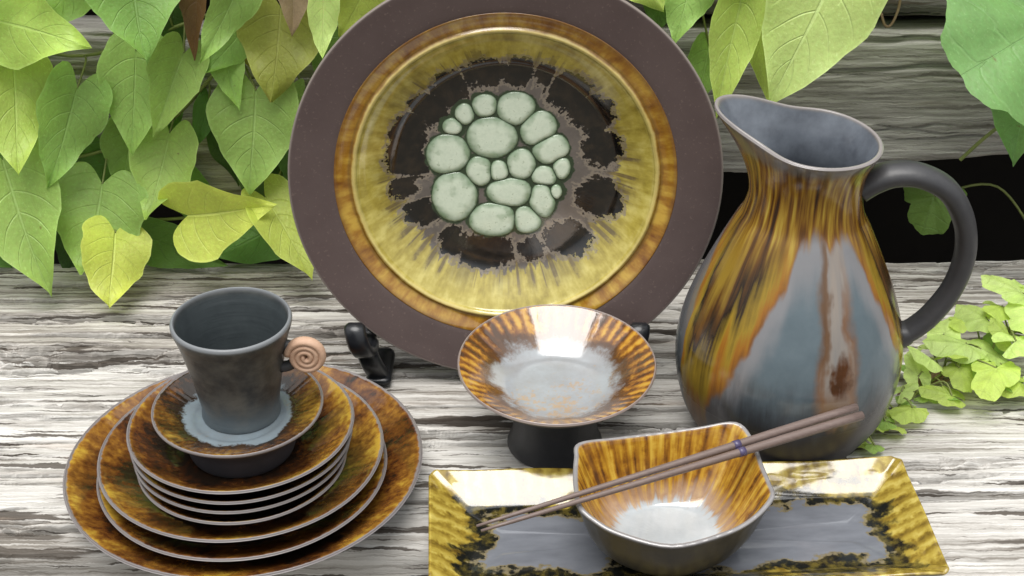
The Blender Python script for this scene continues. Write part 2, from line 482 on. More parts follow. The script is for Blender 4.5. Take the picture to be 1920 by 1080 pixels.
def m_jug():
    m = material('jug_glaze')
    x, y, z, ov = obj_xyz()
    s = attr('s')
    r, cx, cy = polar(x, y)
    th = mth('ARCTAN2', x, -y) * (180.0 / math.pi)      # 0 faces the seat front, + to the handle side
    n = noise(ov, 55.0, 5.0, .62)
    drip = noise(xyz(cx * 7.0, cy * 7.0, z * 12.0), 1.0, 3.0, .5)
    fine = noise(xyz(cx * 12.0, cy * 12.0, z * 24.0), 1.0, 2.0, .5)
    tw = th + (noise(xyz(cx * 3.0, cy * 3.0, z * 30.0), 1.0, 3.0) - .5) * 12.0
    tn = (tw + 180.0) / 360.0
    stops = [(-180, .19), (-110, .18), (-92, .15), (-80, .11), (-74, .03), (-66, .012), (-58, .030), (-46, .070), (-34, .105), (-22, .150), (-12, .182), (2, .192), (16, .178), (32, .190), (42, .168), (50, .135), (58, .10), (69, .055), (78, .03), (90, .035), (104, .16), (180, .19)]
    zb = ramp(tn, [((a + 180) / 360.0, v * 4.0) for a, v in stops]) * .25
    dz = z - zb + (drip - .5) * .022 + (fine - .5) * .008
    # body: pale blue grey, darker towards the foot
    body = mix(n, (.075, .104, .122), (.135, .172, .195))
    body = mix(sst(dz, -.05, -.012) * .5, body, (.30, .27, .27))
    smudge = noise(xyz(cx * 6.0, cy * 6.0, z * 18.0 + 4.0), 1.0, 4.0, .6)
    body = mix(sst(smudge, .52, .72) * sst(z, .13, .06) * .6, body, (.06, .07, .08))
    dk = z + (noise(xyz(cx * 7.0, cy * 7.0, z * 14.0), 1.0, 4.0, .65) - .5) * .055
    body = mix(sst(dk, .100, .042) * .95, body, (.034, .030, .032))
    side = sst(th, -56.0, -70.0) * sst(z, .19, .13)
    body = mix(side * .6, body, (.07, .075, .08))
    # amber runs
    st = drip * .45 + fine * .55
    stp = noise(xyz(cx * 10.0, cy * 10.0, z * 8.0), 1.0, 3.0, .55)
    neck = sst(z, .150, .195)
    am1 = ramp(dz * 5.0 + (stp - .5) * .75 + (st - .5) * .3 + (n - .5) * .12 + .06, [(.0, (.16, .065, .016)), (.10, (.28, .115, .016)), (.22, (.28, .185, .022)), (.34, (.15, .10, .016)), (.42, (.02, .013, .009)), (.56, (.10, .045, .011)), (.74, (.25, .16, .022))])
    am2 = ramp(st, [(.36, (.03, .014, .007)), (.45, (.13, .055, .010)), (.53, (.26, .145, .018)), (.62, (.40, .28, .045))])
    am = mix(neck, am1, am2)
    am = mix(sst(dz, .012, .0) * .6, am, mix(n, (.13, .05, .014), (.27, .125, .035)))
    low = sst(z, .085, .03)
    am = mix(low * .8, am, mix(fine, (.010, .008, .007), (.11, .05, .016)))
    col = mix(sst(dz + (n - .5) * .008, -.007, .006), body, am)
    # the pale run down the front, brown at its sides, ending in a dark iron spot
    c0 = tw - 15.0 + (noise(xyz(cx * 5.0, cy * 5.0, z * 40.0), 1.0, 3.0, .6) - .5) * 9.0
    inrun = sst(vabs(c0), 13.5, 6.5) * sst(z + (fine - .5) * .02, .050, .062)
    run = mix(fine, (.34, .27, .21), (.16, .17, .18))
    run = mix(sst(vabs(c0 + (fine - .5) * 10.0), 3.5, 8.0) * sst(z, .185, .13) * .9, run, mix(n, (.085, .032, .011), (.24, .11, .04)))
    run = mix(sst(c0 + (fine - .5) * 9.0, -2.0, -6.0) * sst(z, .09, .12) * .85, run, mix(fine, (.035, .015, .008), (.20, .09, .02)))
    run = mix(sst(z, .10, .068) * .85, run, (.22, .12, .06))
    col = mix(inrun * .92 * sst(dz, .004, -.004), col, run)
    sp_a, sp_b = (c0 - 2.0) / 5.0, (z - .096) / .019
    spot = sst(sp_a * sp_a + sp_b * sp_b + (fine - .5) * 2.4 + (n - .5) * 1.6, 1.3, .3)
    col = mix(spot, col, mix(n, (.015, .008, .005), (.13, .045, .012)))
    # mouth
    nk = z + (fine - .5) * .012
    col = mix(sst(nk, .232, .240) * .85, col, mix(n, (.09, .085, .08), (.16, .15, .14)))
    ins = sst(s, .98, .95)
    insc = mix(noise(ov, 42.0, 4.0, .65), (.03, .034, .045), (.20, .225, .26))
    col = mix(ins, col, insc)
    col = mix(sst(s, .955, .985) * sst(s, 1.09, 1.05), col, (.24, .22, .215))
    rough = .17 + sst(z, .07, .02) * .28
    finish(col, rough, bump(fine * .4 + n * .3, .15, .001), .5)
    return m
M['jug'] = m_jug()

def m_tray():
    m = material('tray_glaze')
    x, y, z, ov = obj_xyz()
    s = attr('s')
    A, B = 0.171, 0.062
    ax, ay = A - vabs(x), B - vabs(y)
    n1 = noise(ov, 32.0, 5.0, .65)
    n2 = noise(ov, 120.0, 4.0, .6)
    d0 = mth('MINIMUM', ax, ay * 1.05)
    big = noise(xyz(x * 14.0 + 2.3, y * 34.0, 0.0), 1.0, 3.0, .6)
    d = d0 + (n1 - .5) * .050 + (n2 - .5) * .020 + (big - .5) * .075 - sst(x, -.10, -.16) * .010
    side = sst(ax - ay, .004, -.004)                      # 1 on the short edges
    rib_c = mix(side, xyz(x, 0.0, 0.0), xyz(0.0, y, 0.0))
    sep = nd('ShaderNodeSeparateXYZ'); put(sep.inputs[0], rib_c)
    run = V(sep.outputs[0]) + V(sep.outputs[1])
    rib = (mth('SINE', run * 560.0 + (n1 - .5) * 14.0 + (n2 - .5) * 6.0) * .5 + .5) * .32 + noise(rib_c, 120.0, 2.0, .5) * .68
    gold = ramp(rib * .55 + n2 * .45, [(.30, (.085, .05, .010)), (.44, (.25, .17, .024)), (.56, (.38, .285, .05)), (.70, (.54, .44, .12))])
    dark = mix(sst(n2, .42, .68), (.008, .009, .008), (.11, .085, .018))
    col = mix(sst(d, .013, .021), gold, dark)
    col = mix(sst(vabs(d - .0362), .0040, .0004) * .55, col, (.30, .25, .15))
    blue = mix(noise(xyz(x * 28.0, y * 90.0, 0.0), 1.0, 4.0, .6), (.085, .09, .105), (.21, .222, .25))
    col = mix(sst(d, .0365, .0385), col, blue)
    out = sst(s, 1.05, 1.12)
    col = mix(out, col, SLATE)
    finish(col, .11 + out * .35, bump(rib * .30 * sst(d0, .03, .015) + n2 * .3, .12, .0012), .5, 1.85)
    return m
M['tray'] = m_tray()

def m_square_bowl():
    m = material('square_bowl_glaze')
    x, y, z, ov = obj_xyz()
    s = attr('s')
    r, cx, cy = polar(x, y)
    st = streaks(cx, cy, s, 11.0, 1.8, 2.0)
    fine = streaks(cx, cy, s, 26.0, 3.0, 2.0)
    n = noise(ov, 90.0, 4.0, .6)
    ang = mth('ARCTAN2', y, x)
    rib = mth('SINE', ang * 40.0 + (n - .5) * 4.0) * .5 + .5
    col = ramp(st * .42 + fine * .18 + n * .32 + rib * .08, [(.37, (.07, .026, .010)), (.46, (.26, .11, .014)), (.54, (.44, .24, .025)), (.62, (.58, .38, .06))])
    b = s + (n - .5) * .14 + (st - .5) * .30
    col = mix(sst(b, .60, .48) * .7, col, mix(n, (.30, .15, .06), (.52, .42, .34)))
    pool = mix(noise(ov, 60.0, 5.0, .65), (.28, .32, .35), (.52, .56, .59))
    col = mix(sst(b, .46, .38), col, pool)
    col = mix(sst(s, .955, .985), col, (.23, .22, .22))
    out = sst(s, 1.06, 1.12)
    col = mix(out, col, mix(n, (.020, .021, .024), (.055, .052, .05)))
    finish(col, .13 + out * .3, bump(st * .3 + n * .2 + rib * .5 * sst(s, .5, .65), .25, .0012), .5, 1.75)
    return m
M['square_bowl'] = m_square_bowl()

def m_chopstick():
    m = material('chopstick_wood')
    x, y, z, ov = obj_xyz()
    s = attr('s')
    n = noise(xyz(s * 6.0, y * 900.0, z * 900.0), 1.0, 4.0, .6)
    col = mix(n, (.095, .068, .060), (.21, .155, .135))
    finish(col, .38, bump(n, .15, .0005), .5)
    return m
M['chopstick'] = m_chopstick()
M['band'] = m_simple('dark_purple_band', (.045, .036, .085), (.09, .075, .15), 200, .3)

def m_wood(name, dark, mid, pale, fx=5.0, fy=190.0, axis='y', rough=.8, split_dark=1.0):
    """weathered timber: grey grain in long streaks along x"""
    m = material(name)
    x, y, z, ov = obj_xyz()
    c = y + z * .9 if axis == 'y' else z + y * .9
    rnd = oi_random() * 31.0
    jag = noise(xyz(x * 70.0, c * 110.0, 0.0), 1.0, 3.0, .65)
    c0_ = c
    c = c + (jag - .5) * .0055
    g1 = noise(xyz(x * fx + rnd, c * fy, 0.0), 1.0, 4.0, .6)
    g2 = noise(xyz(x * 2.0 + rnd, c * 16.0, 4.0), 1.0, 3.0, .6)
    g3 = noise(xyz(x * 14.0, c * 620.0, rnd), 1.0, 3.0, .65)
    v = g1 * .36 + g2 * .28 + g3 * .36
    col = ramp(v, [(.39, dark), (.47, mid), (.56, pale)])
    # dirt and shade of splits painted as dark lens-shaped dashes along the grain
    c2 = c + (noise(xyz(x * 3.0 + rnd, c0_ * 9.0, 1.0), 1.0, 4.0, .6) - .5) * .034
    for fx2, fy2, t0, amt, o2 in ((1.9, 30.0, .655, .85, 3.0), (3.2, 62.0, .632, .92, 7.0), (6.0, 130.0, .622, .9, 11.0), (13.0, 300.0, .64, .75, 15.0)):
        ln = noise(xyz(x * fx2 + rnd, c2 * fy2, o2), 1.0, 3.0, .55)
        col = mix(sst(ln, t0 - .009, t0 + .009) * amt * split_dark, col, mix(g3, (.030, .023, .017), (.10, .082, .066)))
    warm = noise(xyz(x * 3.0 + rnd, c * 30.0, 9.0), 1.0, 3.0)
    col = mix(sst(warm, .60, .74) * .45, col, (mid[0] * .85, mid[1] * .66, mid[2] * .52))
    finish(col, rough, bump(g1 * .5 + g3 * .7 + jag * .5, .6, .0014), .3)
    return m
M['bench_wood'] = m_wood('bleached_timber', (.20, .18, .155), (.43, .41, .38), (.62, .605, .575))
M['bench_back'] = m_wood('bleached_timber_back', (.13, .115, .098), (.33, .305, .275), (.55, .53, .495))
M['wall_wood'] = m_wood('grey_timber', (.16, .15, .138), (.27, .257, .24), (.40, .385, .36), axis='z', split_dark=.45)
M['wall_dark'] = m_wood('dark_grey_timber', (.04, .036, .034), (.09, .083, .08), (.16, .15, .145), axis='z')

def m_leaf():
    m = material('vine_leaf')
    oi = nd('ShaderNodeObjectInfo')
    base = V(oi.outputs['Color'])
    rnd = V(oi.outputs['Random'])
    x, y, z, ov = obj_xyz()
    lt, lv = attr('lt'), attr('lv')
    av = vabs(lv)
    n = noise(xyz(x * 3.0 + rnd * 40.0, y * 3.0, 0.0), 1.0, 4.0, .6)
    n2 = noise(xyz(x * 26.0 + rnd * 40.0, y * 26.0, 0.0), 1.0, 3.0, .6)
    vein = sst(vabs(mth('FRACT', (lt - av * .30) * 6.5) - .5), .06, .0) * sst(av, 1.0, .5)
    mid = sst(av, .045, .012)
    vn = vmax(vein * .7, mid)
    g = nd('ShaderNodeHueSaturation')
    put(g.inputs['Color'], base)
    g.inputs['Hue'].default_value = .5
    put(g.inputs['Value'], .62 + n * .62 + (n2 - .5) * .35)
    put(g.inputs['Hue'], .485 + n2 * .03)
    col = V(g.outputs[0])
    br = nd('ShaderNodeHueSaturation')
    put(br.inputs['Color'], col); br.inputs['Value'].default_value = 1.45; br.inputs['Saturation'].default_value = .85
    col = mix(vn * .40, col, V(br.outputs[0]))
    spk = noise(xyz(x * 34.0 + rnd * 40.0, y * 34.0, 5.0), 1.0, 2.0, .5)
    col = mix(sst(spk, .60, .70) * .35, col, V(br.outputs[0]))
    spot = sst(noise(xyz(x * 7.0 + rnd * 90.0, y * 7.0, 2.0), 1.0, 3.0, .6), .70, .76)
    col = mix(spot * .6, col, (.17, .12, .03))
    rim = sst(av, .93, .99)
    col = mix(rim * .35, col, V(br.outputs[0]))
    tg = nd('ShaderNodeHueSaturation')
    put(tg.inputs['Color'], col); tg.inputs['Value'].default_value = 1.7; tg.inputs['Hue'].default_value = .485
    finish(col, .42, bump(n2 * .7 - vn * .8, .7, .0014), .45, translucent=(.36, V(tg.outputs[0])))
    return m
M['leaf'] = m_leaf()

# ------------------------------------------------------------------ timber bench, wall, ground
RS = np.random.RandomState(11)
TAB = RS.rand(257, 257)
def vnoise(x, y):
    xi, yi = np.floor(x).astype(int), np.floor(y).astype(int)
    fx, fy = x - xi, y - yi
    fx, fy = fx * fx * (3 - 2 * fx), fy * fy * (3 - 2 * fy)
    a, b = TAB[xi % 257, yi % 257], TAB[(xi + 1) % 257, yi % 257]
    c, d = TAB[xi % 257, (yi + 1) % 257], TAB[(xi + 1) % 257, (yi + 1) % 257]
    return (a * (1 - fx) + b * fx) * (1 - fy) + (c * (1 - fx) + d * fx) * fy
def fbm(x, y, o=4, g=.5):
    s, a, t = 0, 1, 0
    for k in range(o):
        s = s + a * vnoise(x * 2 ** k + 13.7 * k, y * 2 ** k + 7.3 * k); t += a; a *= g
    return s / t
def sstep(a, b, x):
    t = np.clip((x - a) / (b - a), 0, 1)
    return t * t * (3 - 2 * t)
def timber_height(x, c, sd, deep=1.0):
    """relief of weathered timber: long splits, worn ridges and fine grain along x"""
    warp = (fbm(x * 1.6 + sd, c * 6 + sd, 3) - .5) * .022
    cc = c + warp
    h = (fbm(x * 1.7 + sd, cc * 30 + sd, 3) - .5) * .0085 * deep
    h += (fbm(x * 4.0 + sd * 2, cc * 100, 3) - .5) * .0052 * deep
    h += (fbm(x * 26 + sd, cc * 300, 3) - .5) * .0026
    rg = np.random.RandomState(int(sd * 10))
    xs, lo, hi = x[0], c.min(), c.max()
    rows = c.mean(1)
    area = (hi - lo) * (xs[-1] - xs[0])
    for k in range(int(area * 680 * min(1.0, deep))):
        big = rg.rand() < .34
        L = rg.uniform(.12, .42) if big else rg.uniform(.03, .16)
        w = rg.uniform(.0016, .0046) if big else rg.uniform(.0009, .0020)
        dep = (rg.uniform(.010, .022) if big else rg.uniform(.004, .009)) * deep
        x0, c0 = rg.uniform(xs[0], xs[-1]), rg.uniform(lo, hi)
        ph, am, lift = rg.uniform(0, 6.28), rg.uniform(.0005, .0026), rg.uniform(-.0030, .0030)
        ia, ib = np.searchsorted(xs, [x0 - L / 2, x0 + L / 2])
        rs = np.where(np.abs(rows - c0) < .035)[0]
        if ib - ia < 2 or len(rs) < 2: continue
        sl = (slice(rs[0], rs[-1] + 1), slice(ia, ib))
        X = x[sl]
        u = (X - x0) / (L / 2)
        taper = np.sqrt(np.clip(1 - u * u, 0, 1))
        jit = (fbm(X * 38 + k * 3.1, np.full_like(X, k * 1.7), 3) - .5) * .0052
        w = w * (.45 + 1.1 * vnoise(X * 30 + k, np.full_like(X, k * 2.3)))
        d = cc[sl] - (c0 + am * np.sin(u * 4 + ph) + jit)
        m = 1 - sstep(.45, 1.0, np.abs(d) / (w * taper + 1e-6))
        h[sl] += lift * deep * taper * np.exp(-np.abs(d) / .006) * np.sign(d) - dep * taper * m
    return h
def timber(name, mat, parent, x0, x1, front, back, z_top, thick, sd, nx, ny, deep=1.0, vertical=False, rnd=.006):
    """one board as a closed mesh. vertical=False: top face in x/y; True: front face in x/z (front/back are then z limits, z_top the face's y)"""
    xs = np.linspace(x0, x1, nx)
    lo = np.array([front(x) for x in xs]); hi = np.array([back(x) for x in xs])
    v = np.linspace(0, 1, ny)
    X = np.repeat(xs[None, :], ny, 0)
    Cc = lo[None, :] * (1 - v[:, None]) + hi[None, :] * v[:, None]
    Hh = timber_height(X, Cc, sd, deep)
    dl = np.minimum(Cc - lo[None, :], hi[None, :] - Cc)
    Hh = Hh - rnd * (1 - np.clip(dl / .012, 0, 1)) ** 2.2
    wob = (fbm(X * 14 + sd, np.zeros_like(X) + sd, 3) - .5) * .006
    Cc = Cc + wob * (1 - np.clip(dl / .02, 0, 1))
    depth_rows = [thick * k for k in (1.0, .66, .36, .14)]
    rows_c, rows_h = [], []
    for k in depth_rows:
        f = (fbm(xs * 8 + sd, np.full_like(xs, k * 60 + sd), 3) - .5) * .006
        rows_c.append(Cc[0] + f); rows_h.append(Hh[0] - k)
    for i in range(ny):
        rows_c.append(Cc[i]); rows_h.append(Hh[i])
    for k in depth_rows[::-1]:
        rows_c.append(Cc[-1] + (fbm(xs * 8 + sd, np.full_like(xs, k * 60 + sd + 9), 3) - .5) * .004); rows_h.append(Hh[-1] - k)
    C2, H2 = np.array(rows_c), np.array(rows_h)
    nr = C2.shape[0]
    X2 = np.repeat(xs[None, :], nr, 0)
    if vertical: P = np.stack([X2, z_top - H2, C2], -1)
    else: P = np.stack([X2, C2, z_top + H2], -1)
    idx = np.arange(nr * nx).reshape(nr, nx)
    a, b, c, d = idx[:-1, :-1], idx[:-1, 1:], idx[1:, 1:], idx[1:, :-1]
    F = np.stack([a, b, c, d], -1).reshape(-1, 4)
    under = np.stack([idx[-1, :-1], idx[-1, 1:], idx[0, 1:], idx[0, :-1]], -1)
    F = np.concatenate([F, under])
    me = bpy.data.meshes.new(name)
    me.vertices.add(nr * nx)
    me.vertices.foreach_set('co', P.reshape(-1).astype(np.float32))
    caps = [list(idx[:, 0]), list(idx[::-1, -1])]
    nl = len(F) * 4 + sum(len(c) for c in caps)
    me.loops.add(nl)
    me.polygons.add(len(F) + 2)
    li = np.concatenate([F.reshape(-1)] + [np.array(c) for c in caps])
    me.loops.foreach_set('vertex_index', li.astype(np.int32))
    st = np.concatenate([np.arange(len(F)) * 4, [len(F) * 4, len(F) * 4 + len(caps[0])]])
    me.polygons.foreach_set('loop_start', st.astype(np.int32))
    me.polygons.foreach_set('use_smooth', np.ones(len(F) + 2, dtype=bool))
    me.update(calc_edges=True)
    me.validate()
    me.materials.append(mat)
    o = bpy.data.objects.new(name, me)
    o.parent = parent
    COL.objects.link(o)
    return o

bench = tag(empty('wooden_bench', (0, .9, -.12)), 'bleached weathered timber bench carrying all the pottery', 'bench')
def child_here(o, root):
    o.matrix_parent_inverse = Matrix.Translation(-Vector(root.location))
    return o
def smooth1(a, b, x):
    t = min(1, max(0, (x - a) / (b - a))); return t * t * (3 - 2 * t)
front_edge = lambda x: .787 + .012 * math.sin(x * 9 + 1.2) * .4 - .075 * smooth1(-.06, .16, x)
seam = lambda x: 1.021 + .010 * x + .003 * math.sin(x * 11)
child_here(timber('plank', M['bench_wood'], bench, -.85, .85, front_edge, lambda x: seam(x) - .002, 0.0, .085, 3.0, 620, 540, 1.0), bench)
child_here(timber('plank', M['bench_back'], bench, -.85, .85, lambda x: seam(x) + .003, lambda x: 1.176 + .001 * math.sin(x * 7), .001, .085, 21.0, 620, 300, 1.15), bench)
def box(name, lo, hi, mat, parent=None):
    x0, y0, z0 = lo; x1, y1, z1 = hi
    v = [(x0, y0, z0), (x1, y0, z0), (x1, y1, z0), (x0, y1, z0), (x0, y0, z1), (x1, y0, z1), (x1, y1, z1), (x0, y1, z1)]
    f = [(0, 3, 2, 1), (4, 5, 6, 7), (0, 1, 5, 4), (1, 2, 6, 5), (2, 3, 7, 6), (3, 0, 4, 7)]
    return mesh_obj(name, v, f, mat, parent, smooth=False)
for sx in (-.55, .55):
    child_here(box('support_beam', (sx - .06, .80, -.47), (sx + .06, 1.16, -.0875), M['wall_wood'], bench), bench)

wall = tag(empty('plank_wall', (0, 1.21, -.4)), 'grey weathered plank wall behind the pottery, dark gap along its foot', 'wall')
child_here(timber('plank', M['wall_wood'], wall, -.9, .9, lambda x: .099 - .075 * max(0.0, .43 - x) * (1 if x > -.1 else (.53 / max(.01, .43 - x))) + .003 * math.sin(x * 13 + 1) + .0015 * math.sin(x * 41), lambda x: .2165 + .002 * math.sin(x * 6), 1.186, .035, 40.0, 420, 150, .30, True), wall)
child_here(timber('plank', M['wall_dark'], wall, -.07, .9, lambda x: .226 + .003 * math.sin(x * 5), lambda x: .345, 1.190, .035, 55.0, 300, 90, .8, True), wall)
child_here(timber('plank', M['wall_wood'], wall, -.9, .9, lambda x: .352, lambda x: .47, 1.186, .035, 70.0, 240, 60, .8, True), wall)
for sx in (-.75, .72):
    child_here(box('post', (sx - .05, 1.228, -.46), (sx + .05, 1.30, .50), M['wall_dark'], wall), wall)
backing = tag(mesh_obj('gap_backing', [(-3, 1.46, -.47), (3, 1.46, -.47), (3, 1.50, .46), (-3, 1.50, .46), (3, 5, .5), (-3, 5, .5)], [(0, 1, 2, 3), (3, 2, 4, 5)], M['gap_shade'], smooth=False), kind='structure')  # added backing sheet, coloured near-black to stand for the shade in the gap
child_here(box('added_cover_board', (-.9, 1.175, .506), (.9, 1.62, .535), M['wall_dark'], wall), wall)  # unseen cover, added to keep sky light out of the gap
gr = tag(mesh_obj('ground', [(-60, -60, -.468), (60, -60, -.468), (60, 60, -.468), (-60, 60, -.468)], [(0, 1, 2, 3)], M['ground'], smooth=False), kind='structure')

# ------------------------------------------------------------------ stack of dishes with the cup
def dish(name, label, cat, x, y, z, R, h, foot, flat, mat, seed, group=None, t=.0042, rz=0.0, belly=.35, fz=None):
    o = lathe(name, dish_profile(R, h, foot, flat, t, belly=belly, fz=fz), mat, None, 112, .003, seed)
    o.location = (x, y, z)
    o.rotation_euler = (0, 0, rz)
    return tag(o, label, cat, group)
TOP = .002
dish('dinner_plate', 'largest amber brown plate at the very bottom of the stack', 'plate', -.1911, .8425, TOP, .1262, .029, .070, .078, M['stack_plate'], 1)
dish('side_plate', 'lower of the two middle-sized brown plates in the stack', 'plate', -.190, .829, TOP + .0088, .1011, .026, .052, .060, M['stack_plate'], 2, 'middle-sized plates in the stack', rz=1.3)
dish('side_plate', 'upper of the two middle-sized brown plates in the stack', 'plate', -.190, .8310, TOP + .0215, .0990, .026, .052, .060, M['stack_plate'], 3, 'middle-sized plates in the stack', rz=3.9)
small = [('lowest of the four small amber dishes stacked under the saucer', .8085, .0712, .0302), ('second from the bottom of the four small stacked amber dishes', .813, .0735, .0376), ('third from the bottom of the four small stacked amber dishes', .8145, .0752, .0456), ('topmost of the four small amber dishes, right beneath the saucer', .8165, .0768, .0540)]
for i, (lb, yy, RR, zz) in enumerate(small):
    dish('small_dish', lb, 'dish', -.1853, yy, TOP + zz, RR, .0275, .034, .040, M['stack_small'], 10 + i, 'four small stacked dishes', t=.0036, rz=i * 1.7)
dish('saucer', 'small amber saucer with pale blue centre under the grey cup', 'saucer', -.1853, .8135, TOP + .0612, .0577, .0365, .034, .032, M['saucer'], 20, t=.0036, belly=.2, fz=.0262)

cup = tag(empty('coffee_cup', (-.1845, .8190, TOP + .0877)), 'charcoal grey cup with a terracotta spiral handle on the saucer', 'cup')
CH = .0750
cup_prof = smooth_profile([(0, .005, 0), (.016, .005, .2), (.0225, .0075, .3), (.0252, .020, .5), (.0288, .040, .7), (.0332, .060, .88), (.0372, CH - .001, .97),
                           (.0385, CH + .0006, 1.02), (.0398, CH - .0008, 1.05), (.0396, CH - .004, 1.1), (.0362, .060, 1.2), (.0318, .040, 1.2), (.0282, .020, 1.2), (.0264, .008, 1.2), (.0268, .002, 1.2), (.0258, 0, 1.3), (.018, .0004, 1.3), (0, .0016, 1.3)], 5)
lathe('body', cup_prof, M['cup'], cup, 96, .004, 5)
sp = []
for k in range(100):
    t = k / 99.0
    a = 2 * math.pi * 3.1 * t + 2.4
    rr = .0012 + .0112 * t
    sp.append((.0482 + rr * math.cos(a), -.0060 - .001 * (1 - t), .0495 + rr * math.sin(a)))
coil = tube('spiral_handle', sp, [(.0022 + .0006 * (k / 99), .0034 + .001 * (k / 99)) for k in range(100)], M['terracotta'], cup, 10)
coil['label'] = 'terracotta coil rolled into a spiral'
tube('handle_root', spline([(.0335, -.004, .0570), (.037, -.004, .0560), (.041, -.004, .0530)], 3), .0040, M['slate'], cup, 8)
tube('handle_root', spline([(.0300, -.004, .0390), (.036, -.004, .0405), (.041, -.004, .0440)], 3), .0038, M['slate'], cup, 8)

# ------------------------------------------------------------------ display plate on its stand
PR, LEAN = .164, R_(6.0)
plate = tag(empty('display_plate', (-.005, .9921, .1735)), 'large round display plate with brown rim and pale green cells, standing upright', 'plate')
plate.rotation_euler = (math.pi / 2 - LEAN, 0, 0)
def pp(q): return q * PR
rim_prof = smooth_profile([(pp(.772), -.0085, .75), (pp(.80), -.0062, .80), (pp(.85), -.0045, .86), (pp(.93), -.0022, .93), (pp(.985), -.0005, .975), (pp(.997), -.0008, 1.01), (pp(1.0), -.0028, 1.04), (pp(.99), -.0058, 1.12),
                           (pp(.93), -.0080, 1.2), (pp(.80), -.0140, 1.25), (pp(.73), -.021, 1.3), (pp(.62), -.039, 1.3), (pp(.60), -.043, 1.3), (pp(.57), -.041, 1.3), (0, -.0385, 1.3)], 5)
lathe('rim', rim_prof, M['plate_rim'], plate, 144, .0015, 31, caps=(False, True))
well_prof = smooth_profile([(0, -.0340, 0), (pp(.2), -.0340, .1), (pp(.4), -.0337, .2), (pp(.49), -.0330, .3), (pp(.535), -.0308, .4), (pp(.59), -.0245, .5), (pp(.65), -.0172, .6), (pp(.684), -.0136, .65), (pp(.694), -.0112, .67), (pp(.705), -.0100, .68), (pp(.716), -.0110, .69), (pp(.724), -.0116, .7), (pp(.75), -.0098, .73), (pp(.788), -.0064, .78), (pp(.793), -.0076, .79)], 6)
lathe('well', well_prof, M['plate_well'], plate, 144, .0015, 31, caps=(True, False))
def cell_radius(i, t):
    """how far cell i reaches in direction t before it meets its neighbours (mm)"""
    bx, by, a, b = CELLS[i]
    c, sn = math.cos(t), math.sin(t)
    r = 1.42 / math.sqrt((c / a) ** 2 + (sn / b) ** 2)
    r = min(r, 1.0 / math.sqrt((c / a) ** 2 + (sn / b) ** 2) + 4.6)
    while r > 1.5:
        px, py = bx + r * c, by + r * sn
        own = math.hypot((px - bx) / a, (py - by) / b)
        ok = True
        for k, (qx, qy, qa, qb) in enumerate(CELLS):
            if k != i and math.hypot((px - qx) / qa, (py - qy) / qb) < own + 1.0 / min(qa, qb, a, b) * .26:
                ok = False
                break
        if ok: break
        r -= .15
    return r
for i, (bx, by, a, b) in enumerate(CELLS):
    rg = random.Random(100 + i)
    NS = 28
    rad = [cell_radius(i, 2 * math.pi * j / NS) for j in range(NS)]
    for _ in range(2): rad = [(rad[j - 1] + 2 * rad[j] + rad[(j + 1) % NS]) / 4 * (1 + rg.uniform(-.012, .012)) for j in range(NS)]
    rings, sv = [], []
    for (f, hh) in ((1.0, -.0006), (.97, .0004), (.90, .0011), (.74, .0016), (.5, .0018), (.25, .0018)):
        rings.append([(rad[j] * .00103 * f * math.cos(2 * math.pi * j / NS), rad[j] * .00103 * f * math.sin(2 * math.pi * j / NS), hh) for j in range(NS)]); sv.append(f)
    loft('glaze_cell', rings, sv, M['cell'], plate, False, True, loc=(bx * .00103, by * .00103, -.0339))

stand = tag(empty('plate_stand', (-.005, .99, TOP)), 'black easel stand holding up the large display plate', 'stand')
def strap(name, pts, w, t, parent, x):
    """flat bar in the y/z plane, width w across x"""
    P = spline([(x + math.copysign(.26, x) * p[1] if p[1] < .075 and p[0] < 0 else x + (math.copysign(.0085, x) if p[0] < .012 else 0), p[0], p[1]) for p in pts], 6)
    rings = []
    for i, p in enumerate(P):
        d = (P[min(i + 1, len(P) - 1)] - P[max(i - 1, 0)]).normalized()
        nrm = Vector((1, 0, 0)).cross(d).normalized()
        u = i / (len(P) - 1)
        k = min(1.0, .55 + 4 * u, .55 + 4 * (1 - u))
        c = [(-w / 2, -t / 2 * .5), (-w / 2 * .7, -t / 2), (w / 2 * .7, -t / 2), (w / 2, -t / 2 * .5), (w / 2, t / 2 * .5), (w / 2 * .7, t / 2), (-w / 2 * .7, t / 2), (-w / 2, t / 2 * .5)]
        rings.append([p + Vector((1, 0, 0)) * a * k + nrm * b * k for a, b in c])
    return loft(name, rings, [i / len(P) for i in range(len(P))], M['black_plastic'], parent)
for sx in (-.101, .088):
    strap('hook', [(-.021, .060), (-.029, .060), (-.0330, .051), (-.030, .042), (-.022, .036), (-.010, .033), (.004, .032)], .0165, .0095, stand, sx)
    strap('front_leg', [(-.018, .037), (-.018, .024), (-.012, .010), (-.010, .0035)], .0165, .0110, stand, sx)
    strap('foot', [(-.020, .0035), (-.004, .0035), (.030, .0035)], .020, .007, stand, sx)
    strap('back_support', [(-.004, .033), (.010, .034), (.0265, .060), (.0420, .130), (.0480, .190)], .012, .006, stand, sx)
    strap('rear_leg', [(.043, .150), (.060, .080), (.078, .004)], .011, .006, stand, sx)
tube('crossbar', [(-.103, .024, .050), (.088, .024, .050)], .0035, M['black_plastic'], stand, 8, up=Vector((0, 0, 1)))
tube('crossbar', [(-.103, .0445, .145), (.088, .0445, .145)], .0035, M['black_plastic'], stand, 8, up=Vector((0, 0, 1)))

